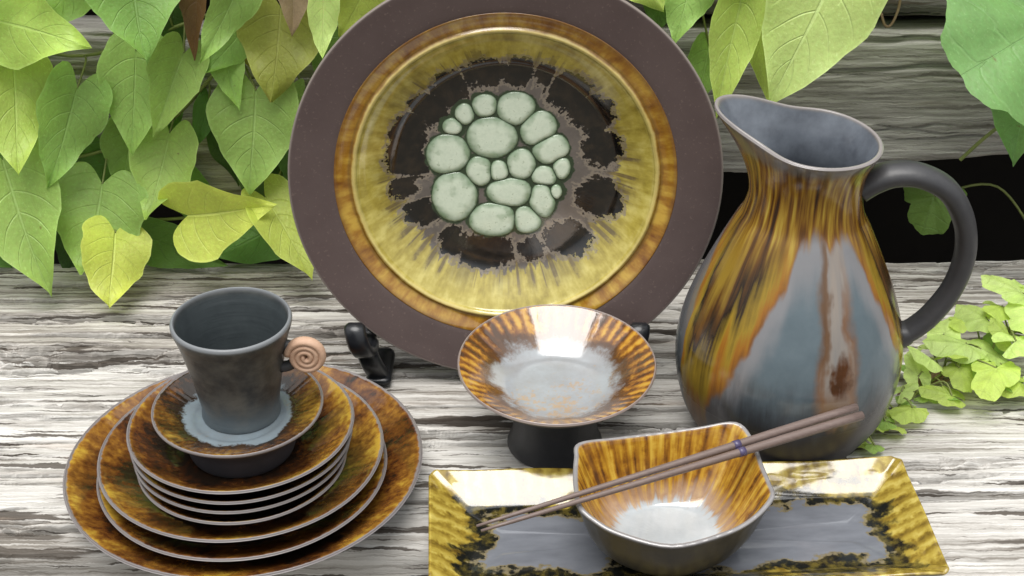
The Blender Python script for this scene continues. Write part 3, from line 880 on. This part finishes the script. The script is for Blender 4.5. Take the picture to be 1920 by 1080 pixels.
# ------------------------------------------------------------------ footed bowl
comp = tag(empty('footed_bowl', (.0325, .8990, TOP)), 'shallow footed bowl with amber rim in front of the display plate', 'bowl')
CR, CZ, CU = .0722, .077, .011
cp = smooth_profile([(0, .0415 + CU, 0), (.018, .0417 + CU, .2), (.034, .0432 + CU, .36), (.046, .0495 + CU, .5), (.058, .0573 + CU, .68), (.067, .0634 + CU, .85), (.0706, CZ - .0006, .965), (.0716, CZ + .0004, 1.0), (.0723, CZ - .0006, 1.05), (.0718, CZ - .0024, 1.1),
                     (.064, .0560 + CU, 1.2), (.052, .0465 + CU, 1.2), (.040, .0390 + CU, 1.2), (.030, .0355 + CU, 1.2), (0, .035 + CU, 1.2)], 6)
bowl = lathe('bowl', cp, M['compote'], comp, 120, .004, 41)
bowl.rotation_euler = (R_(3.2), 0, 0)
ft = smooth_profile([(0, .0385 + CU, 1.2), (.026, .0380 + CU, 1.2), (.0300, .034 + CU, 1.2), (.0302, .024 + CU, 1.2), (.0325, .012, 1.2), (.0360, .002, 1.2), (.0352, 0, 1.2), (.030, .0006, 1.2), (0, .003, 1.2)], 5)
lathe('foot', ft, M['slate'], comp, 80, .003, 42)

# ------------------------------------------------------------------ jug
jug = tag(empty('jug', (.2060, .9210, TOP)), 'tall blue grey jug with amber runs, pouring lip and loop handle', 'jug')
SP_A = R_(158)
def spout(t, r, z):
    w = max(0.0, min(1.0, (z - .200) / .048)) ** 1.5
    d = (t - SP_A + math.pi) % (2 * math.pi) - math.pi
    g = math.exp(-(d / R_(30)) ** 2)
    pinch = math.exp(-((abs(d) - R_(58)) / R_(26)) ** 2)
    rr = r + w * (.0235 * g - .0045 * pinch)
    zz = z + w * (.013 * math.exp(-(d / R_(40)) ** 2) - .0035 * math.cos(d + math.pi))
    return rr * math.cos(t), rr * math.sin(t), zz
jz = .246
jp = [(0, .006, 0), (.050, .007, .1), (.070, .030, .2), (.0785, .062, .3), (.0770, .090, .4), (.0690, .122, .5), (.0570, .151, .6), (.0430, .180, .7), (.0352, .205, .8), (.0362, .224, .88), (.0440, jz - .003, .95), (.0462, jz, 1.0), (.0480, jz - .0008, 1.04), (.0478, jz - .0035, 1.1),
      (.0410, .226, 1.2), (.0388, .208, 1.2), (.0420, .190, 1.2), (.0480, .178, 1.2), (.0605, .151, 1.2), (.0725, .122, 1.2), (.0812, .092, 1.2), (.0830, .062, 1.2), (.0765, .030, 1.2), (.0655, .009, 1.2), (.0600, .001, 1.2), (.0560, 0, 1.3), (0, .002, 1.3)]
lathe('body', smooth_profile(jp, 5), M['jug'], jug, 144, .0025, 51, deform=spout)
hp = spline([(.0370, .0, .2070), (.0470, 0, .2140), (.0600, 0, .2190), (.0780, 0, .2180), (.0980, 0, .2070), (.1125, 0, .1830), (.1170, 0, .1560), (.1125, 0, .1290), (.1010, 0, .1060), (.0900, 0, .0930), (.0790, 0, .0850)], 7)
hr = []
for i in range(len(hp)):
    u = i / (len(hp) - 1)
    hr.append((.0072 + .0022 * (1 - u) * (1 - u) + (.002 if u > .93 else 0), .0105 + .003 * (1 - u)))
hd = tube('handle', hp, hr, M['slate'], jug, 16, up=Vector((0, 1, 0)))
hd.rotation_euler = (0, 0, R_(-4))
hd['label'] = 'slate grey loop handle'

# ------------------------------------------------------------------ rectangular tray, square bowl, chopsticks
def rrect(a, b, rad, n=9):
    pts = []
    for cx, cy, a0 in ((a - rad, b - rad, 0), (-a + rad, b - rad, 90), (-a + rad, -b + rad, 180), (a - rad, -b + rad, 270)):
        for k in range(n):
            t = R_(a0 + 90 * k / (n - 1))
            pts.append((cx + rad * math.cos(t), cy + rad * math.sin(t)))
    # even out the straight runs
    out = []
    for i in range(len(pts)):
        p, q = Vector(pts[i]), Vector(pts[(i + 1) % len(pts)])
        m = max(1, int((q - p).length / .012))
        for k in range(m): out.append(p.lerp(q, k / m))
    return out
base_ring = rrect(.171, .062, .007)
nb = len(base_ring)
def tray_ring(inset, z, wav=0.0):
    r = []
    for i, p in enumerate(base_ring):
        x = p.x * (.171 - inset) / .171; y = p.y * (.062 - inset) / .062
        lift = .0016 * abs(x / .171) ** 3 + wav * .0006 * math.sin(i * .9) + .0005 * math.sin(i * .23)
        r.append((x, y, z + lift))
    return r
tp = [(.050, .0060, .0), (.040, .0060, .2), (.030, .0062, .35), (.024, .0076, .5), (.016, .0123, .7), (.008, .0173, .85), (.003, .0204, .95), (.0014, .0212, 1.0), (.0002, .0206, 1.04), (.0004, .0190, 1.1), (.006, .0130, 1.2), (.016, .0055, 1.2), (.024, .0024, 1.2), (.028, .0, 1.2), (.032, .0008, 1.2), (.050, .0010, 1.2)]
tp = smooth_profile(tp, 4)
tr = loft('serving_tray', [tray_ring(max(p[0], 0), p[1], 1.0 if p[2] > .8 and p[2] < 1.15 else 0) for p in tp], [p[2] for p in tp], M['tray'])
tr.location = (.1140, .7820, TOP + .0005)
tr.rotation_euler = (0, 0, R_(2.7))
tag(tr, 'long rectangular tray glazed gold, black and blue grey under the square bowl', 'tray')

sb_c = Vector((.1060, .7750, TOP + .0075))
rimpts = [(0.0456, 0.8092, .070), (.070, .8190, .0670), (0.1003, 0.8262, 0.066), (.130, .8310, .0672), (0.1563, 0.8323, 0.0705), (.1660, .8160, .0680), (0.1692, 0.7908, 0.0655), (.1712, .7700, .0665), (0.1706, 0.7536, 0.0685), (.1570, .7380, .0640), (0.1367, 0.7265, 0.0605), (0.1017, 0.7168, 0.0585), (0.0683, 0.7260, 0.0610), (.0520, .7350, .0650), (0.0431, 0.7450, 0.068), (.0415, .7620, .0672), (0.0415, 0.7794, 0.066), (.0428, .7960, .0678)]
def closed_spline(pts, sub=5):
    P = [Vector(p) for p in pts]; n = len(P); out = []
    for i in range(n):
        p0, p1, p2, p3 = P[i - 1], P[i], P[(i + 1) % n], P[(i + 2) % n]
        for k in range(sub):
            t = k / sub
            out.append(0.5 * ((2 * p1) + (p2 - p0) * t + (2 * p0 - 5 * p1 + 4 * p2 - p3) * t * t + (3 * p1 - p0 - 3 * p2 + p3) * t ** 3))
    return out
rim = [p - sb_c for p in closed_spline(rimpts, 5)]
nrm_ = len(rim)
def sb_ring(f, zf, inset, z0):
    """f: 0 floor .. 1 rim; blends a small round floor into the four-cornered rim"""
    out = []
    for p in rim:
        d = Vector((p.x, p.y, 0)); L = d.length; u = d / L
        floor = u * .030
        if f < 0:
            q = floor * (1 + f)
            out.append((q.x, q.y, z0 + (p.z - z0) * zf))
            continue
        q = floor.lerp(u * (L - inset), f)
        out.append((q.x, q.y, z0 + (p.z - z0) * zf))
    return out
prof = [(-.9, 0, 0, .0065, 0), (-.3, 0, 0, .0066, .2), (.05, .01, .003, .0066, .35), (.28, .09, .003, .0066, .45), (.50, .27, .003, .0066, .55), (.70, .52, .003, .0066, .7), (.88, .80, .0030, .0066, .86), (.97, .965, .0024, .0066, .95), (1.0, 1.0, .0014, .0066, 1.0), (1.0, .995, -.0002, .0066, 1.04), (1.0, .955, -.0006, .0066, 1.1),
        (.92, .80, .0002, .0, 1.2), (.76, .50, .0, .0, 1.2), (.55, .25, 0, 0, 1.2), (.30, .09, 0, 0, 1.2), (.08, .045, 0, 0, 1.2), (.0, .02, 0, 0, 1.2), (-.02, 0, 0, 0, 1.2), (-.3, .0, 0, .001, 1.2), (-.9, 0, 0, .001, 1.2)]
rings, sv = [], []
for i in range(len(prof)):
    rings.append(sb_ring(prof[i][0], prof[i][1], prof[i][2], prof[i][3])); sv.append(prof[i][4])
# extra rings between for smooth curvature
R2, S2 = [], []
for i in range(len(rings) - 1):
    for k in range(3):
        t = k / 3
        a = rings[max(i - 1, 0)]; b = rings[i]; c = rings[i + 1]; d = rings[min(i + 2, len(rings) - 1)]
        rr = []
        for p0, p1, p2, p3 in zip(a, b, c, d):
            p0, p1, p2, p3 = Vector(p0), Vector(p1), Vector(p2), Vector(p3)
            rr.append(0.5 * ((2 * p1) + (p2 - p0) * t + (2 * p0 - 5 * p1 + 4 * p2 - p3) * t * t + (3 * p1 - p0 - 3 * p2 + p3) * t ** 3))
        R2.append(rr); S2.append(sv[i] * (1 - t) + sv[i + 1] * t)
R2.append(rings[-1]); S2.append(sv[-1])
sb = loft('square_bowl', R2, S2, M['square_bowl'], loc=sb_c)
tag(sb, 'four-cornered bowl with amber ribbed walls standing on the tray', 'bowl')

def chopstick(label, tip, end):
    tip, end = Vector(tip), Vector(end)
    root = tag(empty('chopstick', tip), label, 'chopstick', 'chopsticks laid across the square bowl')
    d = end - tip
    pts = [d * (k / 14) for k in range(15)]
    rad = [.0012 + .0020 * min(1, k / 11) for k in range(15)]
    rad[0] = .0009
    o = tube('shaft', pts, [(r, r) for r in rad], M['chopstick'], root, 10, up=Vector((0, 0, 1)))
    b0, b1 = d * .655, d * .672
    tube('band', [b0, b1], .00330, M['band'], o, 12, up=Vector((0, 0, 1)))
    return root
chopstick('rear chopstick, ending higher against the jug, with a dark band', (-.0225, .7215, .0690 + TOP), (.2400, .8370, .0775 + TOP))
chopstick('front chopstick, nearer the viewer, lying across the square bowl', (-.0195, .7175, .0685 + TOP), (.2425, .8290, .0765 + TOP))

# ------------------------------------------------------------------ leaves
def heart_mesh(name, fold, droop, wave, seed, narrow=1.0, nt=20, nv=16):
    rg = random.Random(seed)
    kt = [0, .05, .15, .3, .5, .7, .85, .95, 1.0]
    kw = [.27, .38, .47, .50, .43, .275, .14, .045, .004]
    sh = [-.20, -.185, -.14, -.07, -.02, 0, 0, 0, 0]
    tt = np.linspace(0, 1, 201)
    kwf = np.convolve(np.pad(np.interp(tt, kt, kw), 8, mode='edge'), np.hanning(17) / np.hanning(17).sum(), 'valid'); kwf[-1] = .003
    shf = np.convolve(np.pad(np.interp(tt, kt, sh), 8, mode='edge'), np.hanning(17) / np.hanning(17).sum(), 'valid')
    v, lt, lv = [], [], []
    ph = [rg.uniform(0, 6.28) for _ in range(4)]
    for i in range(nt + 1):
        t = (i / nt) ** 1.35
        w = float(np.interp(t, tt, kwf)) * (1 if t < .4 else narrow + (1 - narrow) * (1 - t))
        s = float(np.interp(t, tt, shf))
        for j in range(nv + 1):
            u = -1 + 2 * j / nv
            au = abs(u)
            x = u * w * (1 + .035 * math.sin(17 * t + ph[3] + u) + .02 * math.sin(31 * t + ph[0]))
            y = t + s * math.sin(min(1.0, au * 1.05) * math.pi * .62) + .02 * math.sin(5 * t + ph[0]) * u
            z = fold * au * w - droop * t * t - .10 * droop * au
            z += wave * math.sin(9 * t + ph[1] + (0 if u > 0 else 1.6)) * au ** 1.6
            z -= .035 * math.sin((t - au * .3) * 6.5 * 2 * math.pi) * .25 * au * (1 - au)
            x += .03 * math.sin(3.2 * t + ph[2]) * t
            v.append((x, y, z)); lt.append(t); lv.append(u)
    f = []
    n = nv + 1
    for i in range(nt):
        for j in range(nv):
            a = i * n + j
            f.append((a, a + 1, a + n + 1, a + n))
    me = bpy.data.meshes.new(name)
    me.from_pydata(v, [], f)
    me.polygons.foreach_set('use_smooth', [True] * len(me.polygons))
    for k, vals in (('lt', lt), ('lv', lv)):
        a = me.attributes.new(k, 'FLOAT', 'POINT'); a.data.foreach_set('value', np.array(vals, dtype=np.float32))
    me.materials.append(M['leaf'])
    return me
def lobed_mesh(name, lobes, depth, seed, cup=.18, nr=6, ns=84):
    """palmate leaf: base at the origin, middle lobe towards +y"""
    rg = random.Random(seed)
    v, lt, lv = [(0, 0, 0)], [0.0], [0.0]
    for i in range(1, nr + 1):
        q = i / nr
        for j in range(ns + 1):
            a = -150 + 300 * j / ns
            r = .62 + .38 * math.cos(R_(a) * .5) ** 2
            lob = abs(math.cos(R_(a) * lobes * .5 / 1.5))
            r *= (1 - depth) + depth * lob ** .7
            r *= 1 + .030 * math.sin(a * .21 + seed) + .012 * math.sin(a * .5 + seed)
            x, y = q * r * math.sin(R_(a)) * .62, q * r * math.cos(R_(a)) * .66 + .30 * min(q * 1.5, 1) * 0
            z = -cup * q * q * (.6 + .4 * math.cos(R_(a) * 2 + seed)) + .03 * math.sin(a * .12 + seed) * q
            v.append((x, y + .0, z)); lt.append(.5 + .5 * q * math.cos(R_(a))); lv.append(q * (1 if a > 0 else -1) * (.25 + .75 * (1 - lob)))
    ym = max(p[1] for p in v); xm = max(abs(p[0]) for p in v)
    v = [(p[0] / xm * .5, p[1] / ym, p[2]) for p in v]
    f = []
    m = ns + 1
    for j in range(ns): f.append((0, 1 + j + 1, 1 + j))
    for i in range(nr - 1):
        for j in range(ns):
            a = 1 + i * m + j
            f.append((a, a + 1, a + m + 1, a + m))
    me = bpy.data.meshes.new(name)
    me.from_pydata(v, [], f)
    me.polygons.foreach_set('use_smooth', [True] * len(me.polygons))
    for k, vals in (('lt', lt), ('lv', lv)):
        a = me.attributes.new(k, 'FLOAT', 'POINT'); a.data.foreach_set('value', np.array(vals, dtype=np.float32))
    me.materials.append(M['leaf'])
    return me
HEARTS = [heart_mesh('heart_leaf', .16, .14, .05, 1), heart_mesh('heart_leaf', .38, .08, .05, 2, .85), heart_mesh('heart_leaf', -.16, .22, .07, 3), heart_mesh('heart_leaf', .50, .14, .04, 4, .8), heart_mesh('heart_leaf', .05, -.10, .08, 5), heart_mesh('heart_leaf', .26, .20, .09, 6, .75), heart_mesh('heart_leaf', -.05, .12, .10, 7, .9)]
LOBED = [lobed_mesh('lobed_leaf', 5, .38, 1), lobed_mesh('lobed_leaf', 5, .30, 2, .25), lobed_mesh('lobed_leaf', 3, .30, 4, .10)]
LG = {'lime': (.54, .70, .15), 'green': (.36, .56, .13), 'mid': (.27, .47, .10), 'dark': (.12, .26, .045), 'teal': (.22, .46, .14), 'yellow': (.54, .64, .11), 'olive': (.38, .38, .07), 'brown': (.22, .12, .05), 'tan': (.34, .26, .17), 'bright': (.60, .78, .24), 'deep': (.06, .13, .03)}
def leaf(parent, base, tip, width, Yb, Yt, col, var=0, roll=0.0, meshes=None):
    """a leaf from its stalk end to its tip (photo pixels on the two depths), width in photo pixels"""
    B, Tp = at(base[0], base[1], Yb), at(tip[0], tip[1], Yt)
    L = (Tp - B).length
    yv = (Tp - B) / L
    mid = (B + Tp) / 2
    tocam = (Vector((0, 0, CAM_H)) - mid).normalized()
    xv = yv.cross(tocam).normalized()
    zv = xv.cross(yv)
    Q = Matrix.Rotation(roll + random.uniform(-.3, .3), 3, yv)
    xv, zv = Q @ xv, Q @ zv
    depth = (mid - Vector((0, 0, CAM_H))).dot(FWD)
    W = width * 1.1 * depth / FPX
    if meshes is None and var < 3 and random.random() < .45: var += 4
    me = (meshes or HEARTS)[var % len(meshes or HEARTS)]
    o = bpy.data.objects.new('leaf', me)
    sx, sy = W, L
    sz = (W + L) / 2
    m3 = Matrix((xv * sx, yv * sy, zv * sz)).transposed()
    o.parent = parent
    o.matrix_local = Matrix.Translation(B - parent.location) @ m3.to_4x4()
    c = LG[col]
    k = random.uniform(.88, 1.22)
    o.color = (c[0] * k * random.uniform(.92, 1.08), c[1] * k, c[2] * k, 1)
    COL.objects.link(o)
    return B
def stems(parent, bases, runs, mat, r=.0016):
    """one mesh: the runners of a plant and a stalk from each leaf to the nearest runner"""
    V_, F_ = [], []
    def add(pts, rad, n=6):
        st = len(V_)
        P = [Vector(p) for p in pts]
        for i, p in enumerate(P):
            d = (P[min(i + 1, len(P) - 1)] - P[max(i - 1, 0)]).normalized()
            a = Vector((.3, 1, .2)).cross(d).normalized(); b = d.cross(a)
            for j in range(n):
                t = 2 * math.pi * j / n
                V_.append(p - parent.location + (a * math.cos(t) + b * math.sin(t)) * rad)
        for f in ring_faces(len(P), n): F_.append(tuple(q + st for q in f))
    allp = []
    for run in runs:
        P = spline(run, 8); allp += P
        add(P, r)
    for b in bases:
        q = min(allp, key=lambda p: (p - b).length)
        m = (b + q) / 2 + Vector((random.uniform(-.006, .006), .004, .008))
        add(spline([q, m, b], 4), r * .6, 5)
    return mesh_obj('stem', V_, F_, mat, parent)

vine = tag(empty('heart_leaf_vine', (-.3, 1.20, 0)), 'lime green heart-leaved vine hanging over the wall behind the grey cup', 'vine')
LEFT = [  # base, tip, width, Yb, Yt, colour, mesh, roll
    ((-25, 35), (150, 80), 150, 1.14, 1.10, 'lime', 2, .1), ((25, 115), (35, 330), 125, 1.15, 1.10, 'lime', 0, -.2),
    ((145, 165), (92, 358), 122, 1.14, 1.10, 'green', 1, .1), ((245, -70), (272, 112), 180, 1.14, 1.09, 'mid', 1, 0),
    ((255, 95), (246, 290), 122, 1.16, 1.12, 'green', 0, .15), ((345, 100), (284, 255), 98, 1.15, 1.11, 'green', 3, -.2),
    ((458, -45), (378, 122), 88, 1.14, 1.10, 'green', 1, -.1), ((372, -30), (358, 112), 50, 1.16, 1.13, 'brown', 3, .2),
    ((527, 15), (508, 190), 155, 1.16, 1.12, 'olive', 2, .1), ((606, -12), (606, 110), 56, 1.13, 1.11, 'bright', 0, .2),
    ((418, 88), (447, 205), 66, 1.165, 1.13, 'green', 1, .1), ((480, 170), (468, 366), 158, 1.15, 1.11, 'green', 0, 0),
    ((352, 404), (505, 398), 150, 1.125, 1.10, 'yellow', 3, .35), ((497, 370), (592, 515), 104, 1.13, 1.08, 'yellow', 0, -.3),
    ((192, 345), (165, 515), 172, 1.14, 1.10, 'green', 4, .1), ((216, 437), (204, 582), 124, 1.115, 1.065, 'yellow', 4, 0),
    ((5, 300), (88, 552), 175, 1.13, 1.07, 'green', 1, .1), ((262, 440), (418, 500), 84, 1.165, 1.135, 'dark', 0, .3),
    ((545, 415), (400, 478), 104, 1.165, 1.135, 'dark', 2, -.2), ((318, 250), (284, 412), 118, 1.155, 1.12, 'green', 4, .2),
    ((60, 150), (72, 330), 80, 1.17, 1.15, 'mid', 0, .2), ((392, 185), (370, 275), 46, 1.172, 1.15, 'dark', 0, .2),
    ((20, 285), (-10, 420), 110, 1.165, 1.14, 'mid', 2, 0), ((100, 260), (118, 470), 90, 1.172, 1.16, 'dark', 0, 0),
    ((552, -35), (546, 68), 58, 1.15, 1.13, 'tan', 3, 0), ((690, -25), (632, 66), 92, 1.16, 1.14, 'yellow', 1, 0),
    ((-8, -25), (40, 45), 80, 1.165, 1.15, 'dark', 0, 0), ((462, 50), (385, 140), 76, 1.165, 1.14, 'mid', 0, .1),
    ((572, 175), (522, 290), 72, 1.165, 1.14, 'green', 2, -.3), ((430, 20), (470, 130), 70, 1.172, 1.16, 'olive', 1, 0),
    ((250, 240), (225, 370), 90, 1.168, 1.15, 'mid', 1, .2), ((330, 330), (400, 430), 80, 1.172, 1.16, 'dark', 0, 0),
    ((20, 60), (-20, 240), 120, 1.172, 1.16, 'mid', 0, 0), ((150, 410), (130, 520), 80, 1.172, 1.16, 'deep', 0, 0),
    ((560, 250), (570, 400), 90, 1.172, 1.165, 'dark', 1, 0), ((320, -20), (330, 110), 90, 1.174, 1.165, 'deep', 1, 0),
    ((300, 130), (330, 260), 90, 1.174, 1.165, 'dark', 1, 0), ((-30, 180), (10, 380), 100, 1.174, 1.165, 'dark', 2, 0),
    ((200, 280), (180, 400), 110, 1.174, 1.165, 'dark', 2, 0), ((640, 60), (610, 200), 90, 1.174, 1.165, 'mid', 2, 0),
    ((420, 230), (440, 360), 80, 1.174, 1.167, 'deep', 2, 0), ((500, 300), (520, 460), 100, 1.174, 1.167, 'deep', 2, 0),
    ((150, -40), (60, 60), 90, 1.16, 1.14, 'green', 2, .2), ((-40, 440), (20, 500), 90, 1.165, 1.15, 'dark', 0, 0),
    # above the picture's edge the vine goes on
    ((60, -160), (40, -20), 140, 1.13, 1.10, 'green', 0, 0), ((200, -220), (160, -60), 150, 1.13, 1.10, 'lime', 1, 0), ((400, -190), (420, -50), 130, 1.14, 1.10, 'green', 2, 0), ((560, -200), (590, -60), 130, 1.14, 1.11, 'lime', 0, 0), ((700, -170), (690, -50), 120, 1.15, 1.12, 'green', 4, 0),
    ((-120, 40), (-90, 220), 150, 1.13, 1.10, 'green', 1, 0), ((-140, 260), (-110, 440), 150, 1.13, 1.09, 'lime', 0, 0), ((-70, -120), (-60, 20), 140, 1.13, 1.1, 'green', 2, 0),
]
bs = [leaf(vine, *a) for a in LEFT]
runs = [[at(-200, -60, 1.17), at(100, 100, 1.172), at(300, 60, 1.172), at(500, -20, 1.172), at(720, -120, 1.17)],
        [at(-150, 330, 1.168), at(120, 300, 1.17), at(300, 240, 1.172), at(420, 120, 1.172), at(560, 0, 1.172)],
        [at(160, 330, 1.17), at(220, 400, 1.165), at(330, 410, 1.165), at(500, 380, 1.165)]]
stems(vine, bs, runs, M['twig'])

vine2 = tag(empty('heart_leaf_vine', (.2, 1.20, .2)), 'yellow green pointed leaves hanging down behind the jug mouth', 'vine')
RIGHT = [((1300, -45), (1262, 82), 92, 1.16, 1.13, 'green', 1, 0), ((1392, -12), (1342, 225), 92, 1.15, 1.11, 'lime', 1, .15), ((1428, 40), (1448, 215), 62, 1.165, 1.13, 'lime', 0, .2),
         ((1585, -95), (1450, 200), 205, 1.13, 1.08, 'bright', 0, -.1), ((1330, 85), (1305, 205), 64, 1.17, 1.15, 'mid', 2, 0), ((1180, -70), (1240, 20), 90, 1.165, 1.14, 'lime', 2, 0),
         ((1240, -30), (1235, 60), 70, 1.172, 1.16, 'dark', 0, 0), ((1805, -30), (1812, 28), 40, 1.165, 1.15, 'yellow', 0, 0), ((1400, -140), (1330, -30), 120, 1.15, 1.12, 'green', 2, 0), ((1700, -150), (1660, -40), 120, 1.15, 1.12, 'lime', 0, 0)]
bs = [leaf(vine2, *a) for a in RIGHT]
stems(vine2, bs, [[at(1120, -60, 1.172), at(1350, -40, 1.172), at(1560, -110, 1.165), at(1820, -60, 1.17)]], M['twig'])
tube('tendril', [p - vine2.location for p in spline([at(1690, -20, 1.17), at(1685, 15, 1.165), at(1672, 45, 1.16), at(1660, 48, 1.16), at(1652, 25, 1.165)], 5)], .0012, M['brown_stem'], vine2, 6)

gourd = tag(empty('gourd_vine', (.5, 1.20, .1)), 'broad blue green lobed leaf entering at the upper right corner', 'vine')
bs = [leaf(gourd, (1970, 40), (1808, 148), 320, 1.12, 1.07, 'teal', 2, -.15, LOBED), leaf(gourd, (1950, 120), (1893, 305), 150, 1.14, 1.10, 'teal', 1, 0, HEARTS), leaf(gourd, (2080, -60), (2000, 160), 220, 1.14, 1.1, 'green', 0, 0)]
stems(gourd, bs, [[at(2050, -150, 1.16), at(2030, 60, 1.16), at(1960, 190, 1.172), at(1870, 240, 1.172), at(1800, 300, 1.172)]], M['twig'], .0018)

ivy = tag(empty('creeper', (.42, 1.06, 0)), 'small bright green lobed creeper sprawling on the bench beside the jug', 'creeper')
def bench_leaf(parent, c, size, ang, col, var=0, z=.012, tilt=.25):
    p = on_bench(c[0], c[1], z)
    o = bpy.data.objects.new('leaf', LOBED[var % 2])
    W = size * .66 * (p - Vector((0, 0, CAM_H))).dot(FWD) / FPX
    m = Matrix.Translation(p - parent.location) @ Matrix.Rotation(ang, 4, 'Z') @ Matrix.Rotation(tilt, 4, 'X') @ Matrix.Diagonal((W, W, W, 1))
    o.parent = parent
    o.matrix_local = m
    q = LG[col]; k = random.uniform(.70, 1.1)
    o.color = (q[0] * k, q[1] * k, q[2] * k, 1)
    COL.objects.link(o)
    return p
IV = [((1915, 548), 120, 1.0, 'bright', 0, .060), ((1850, 598), 118, .5, 'bright', 1, .044), ((1905, 640), 130, -1.2, 'bright', 0, .046), ((1812, 645), 124, 1.5, 'bright', 1, .036), ((1868, 690), 140, 2.6, 'lime', 0, .032), ((1745, 672), 96, 1.9, 'bright', 1, .030),
      ((1785, 742), 96, 1.2, 'lime', 0, .014), ((1712, 765), 92, 2.2, 'lime', 1, .014), ((1660, 790), 72, 1.4, 'green', 0, .014), ((1618, 822), 70, .8, 'lime', 1, .010), ((1722, 706), 84, .2, 'bright', 0, .020), ((1940, 600), 130, .2, 'bright', 1, .055), ((1960, 690), 130, -2, 'bright', 0, .04), ((2010, 640), 130, 1, 'lime', 1, .05),
      ((1880, 575), 100, 2.4, 'lime', 1, .046), ((1770, 625), 100, -.4, 'bright', 0, .036), ((1840, 655), 110, -2.2, 'bright', 0, .030), ((1910, 715), 120, .9, 'lime', 1, .024), ((1800, 690), 100, 3.0, 'lime', 1, .024), ((1690, 735), 70, -.9, 'bright', 0, .020), ((1640, 835), 60, 2.6, 'green', 0, .010), ((1680, 800), 64, 2.9, 'lime', 1, .008)]
IV = IV + [((c[0] + random.uniform(-46, 46), c[1] + random.uniform(-26, 22)), s_ * random.uniform(.55, .9), a + 2.1, random.choice(['lime', 'green', 'bright', 'mid']), 1 - v, max(.008, z_ - .008)) for c, s_, a, col, v, z_ in IV[:20]]
bs = [bench_leaf(ivy, c, s, a, col, v, z, random.uniform(-.1, .75)) for c, s, a, col, v, z in IV]
leaf(ivy, (1752, 368), (1728, 440), 118, 1.215, 1.20, 'mid', 0, .2, LOBED)
gb = at(1752, 368, 1.215)
stems(ivy, bs + [gb], [[at(2050, 560, 1.1), on_bench(1930, 610, .03), on_bench(1840, 655, .014), on_bench(1740, 720, .008), on_bench(1630, 815, .008)], [at(2050, 560, 1.1), at(1960, 470, 1.19), at(1870, 350, 1.215), at(1752, 368, 1.215)]], M['twig'], .0013)
dl = tag(empty('fallen_leaf', on_bench(1765, 712, .006)), 'curled dry brown leaf lying under the creeper by the jug', 'leaf')
o = bpy.data.objects.new('blade', HEARTS[3])
o.parent = dl
o.matrix_local = Matrix.Rotation(1.9, 4, 'Z') @ Matrix.Diagonal((.022, .040, .030, 1))
o.color = (.26, .17, .11, 1)
COL.objects.link(o)
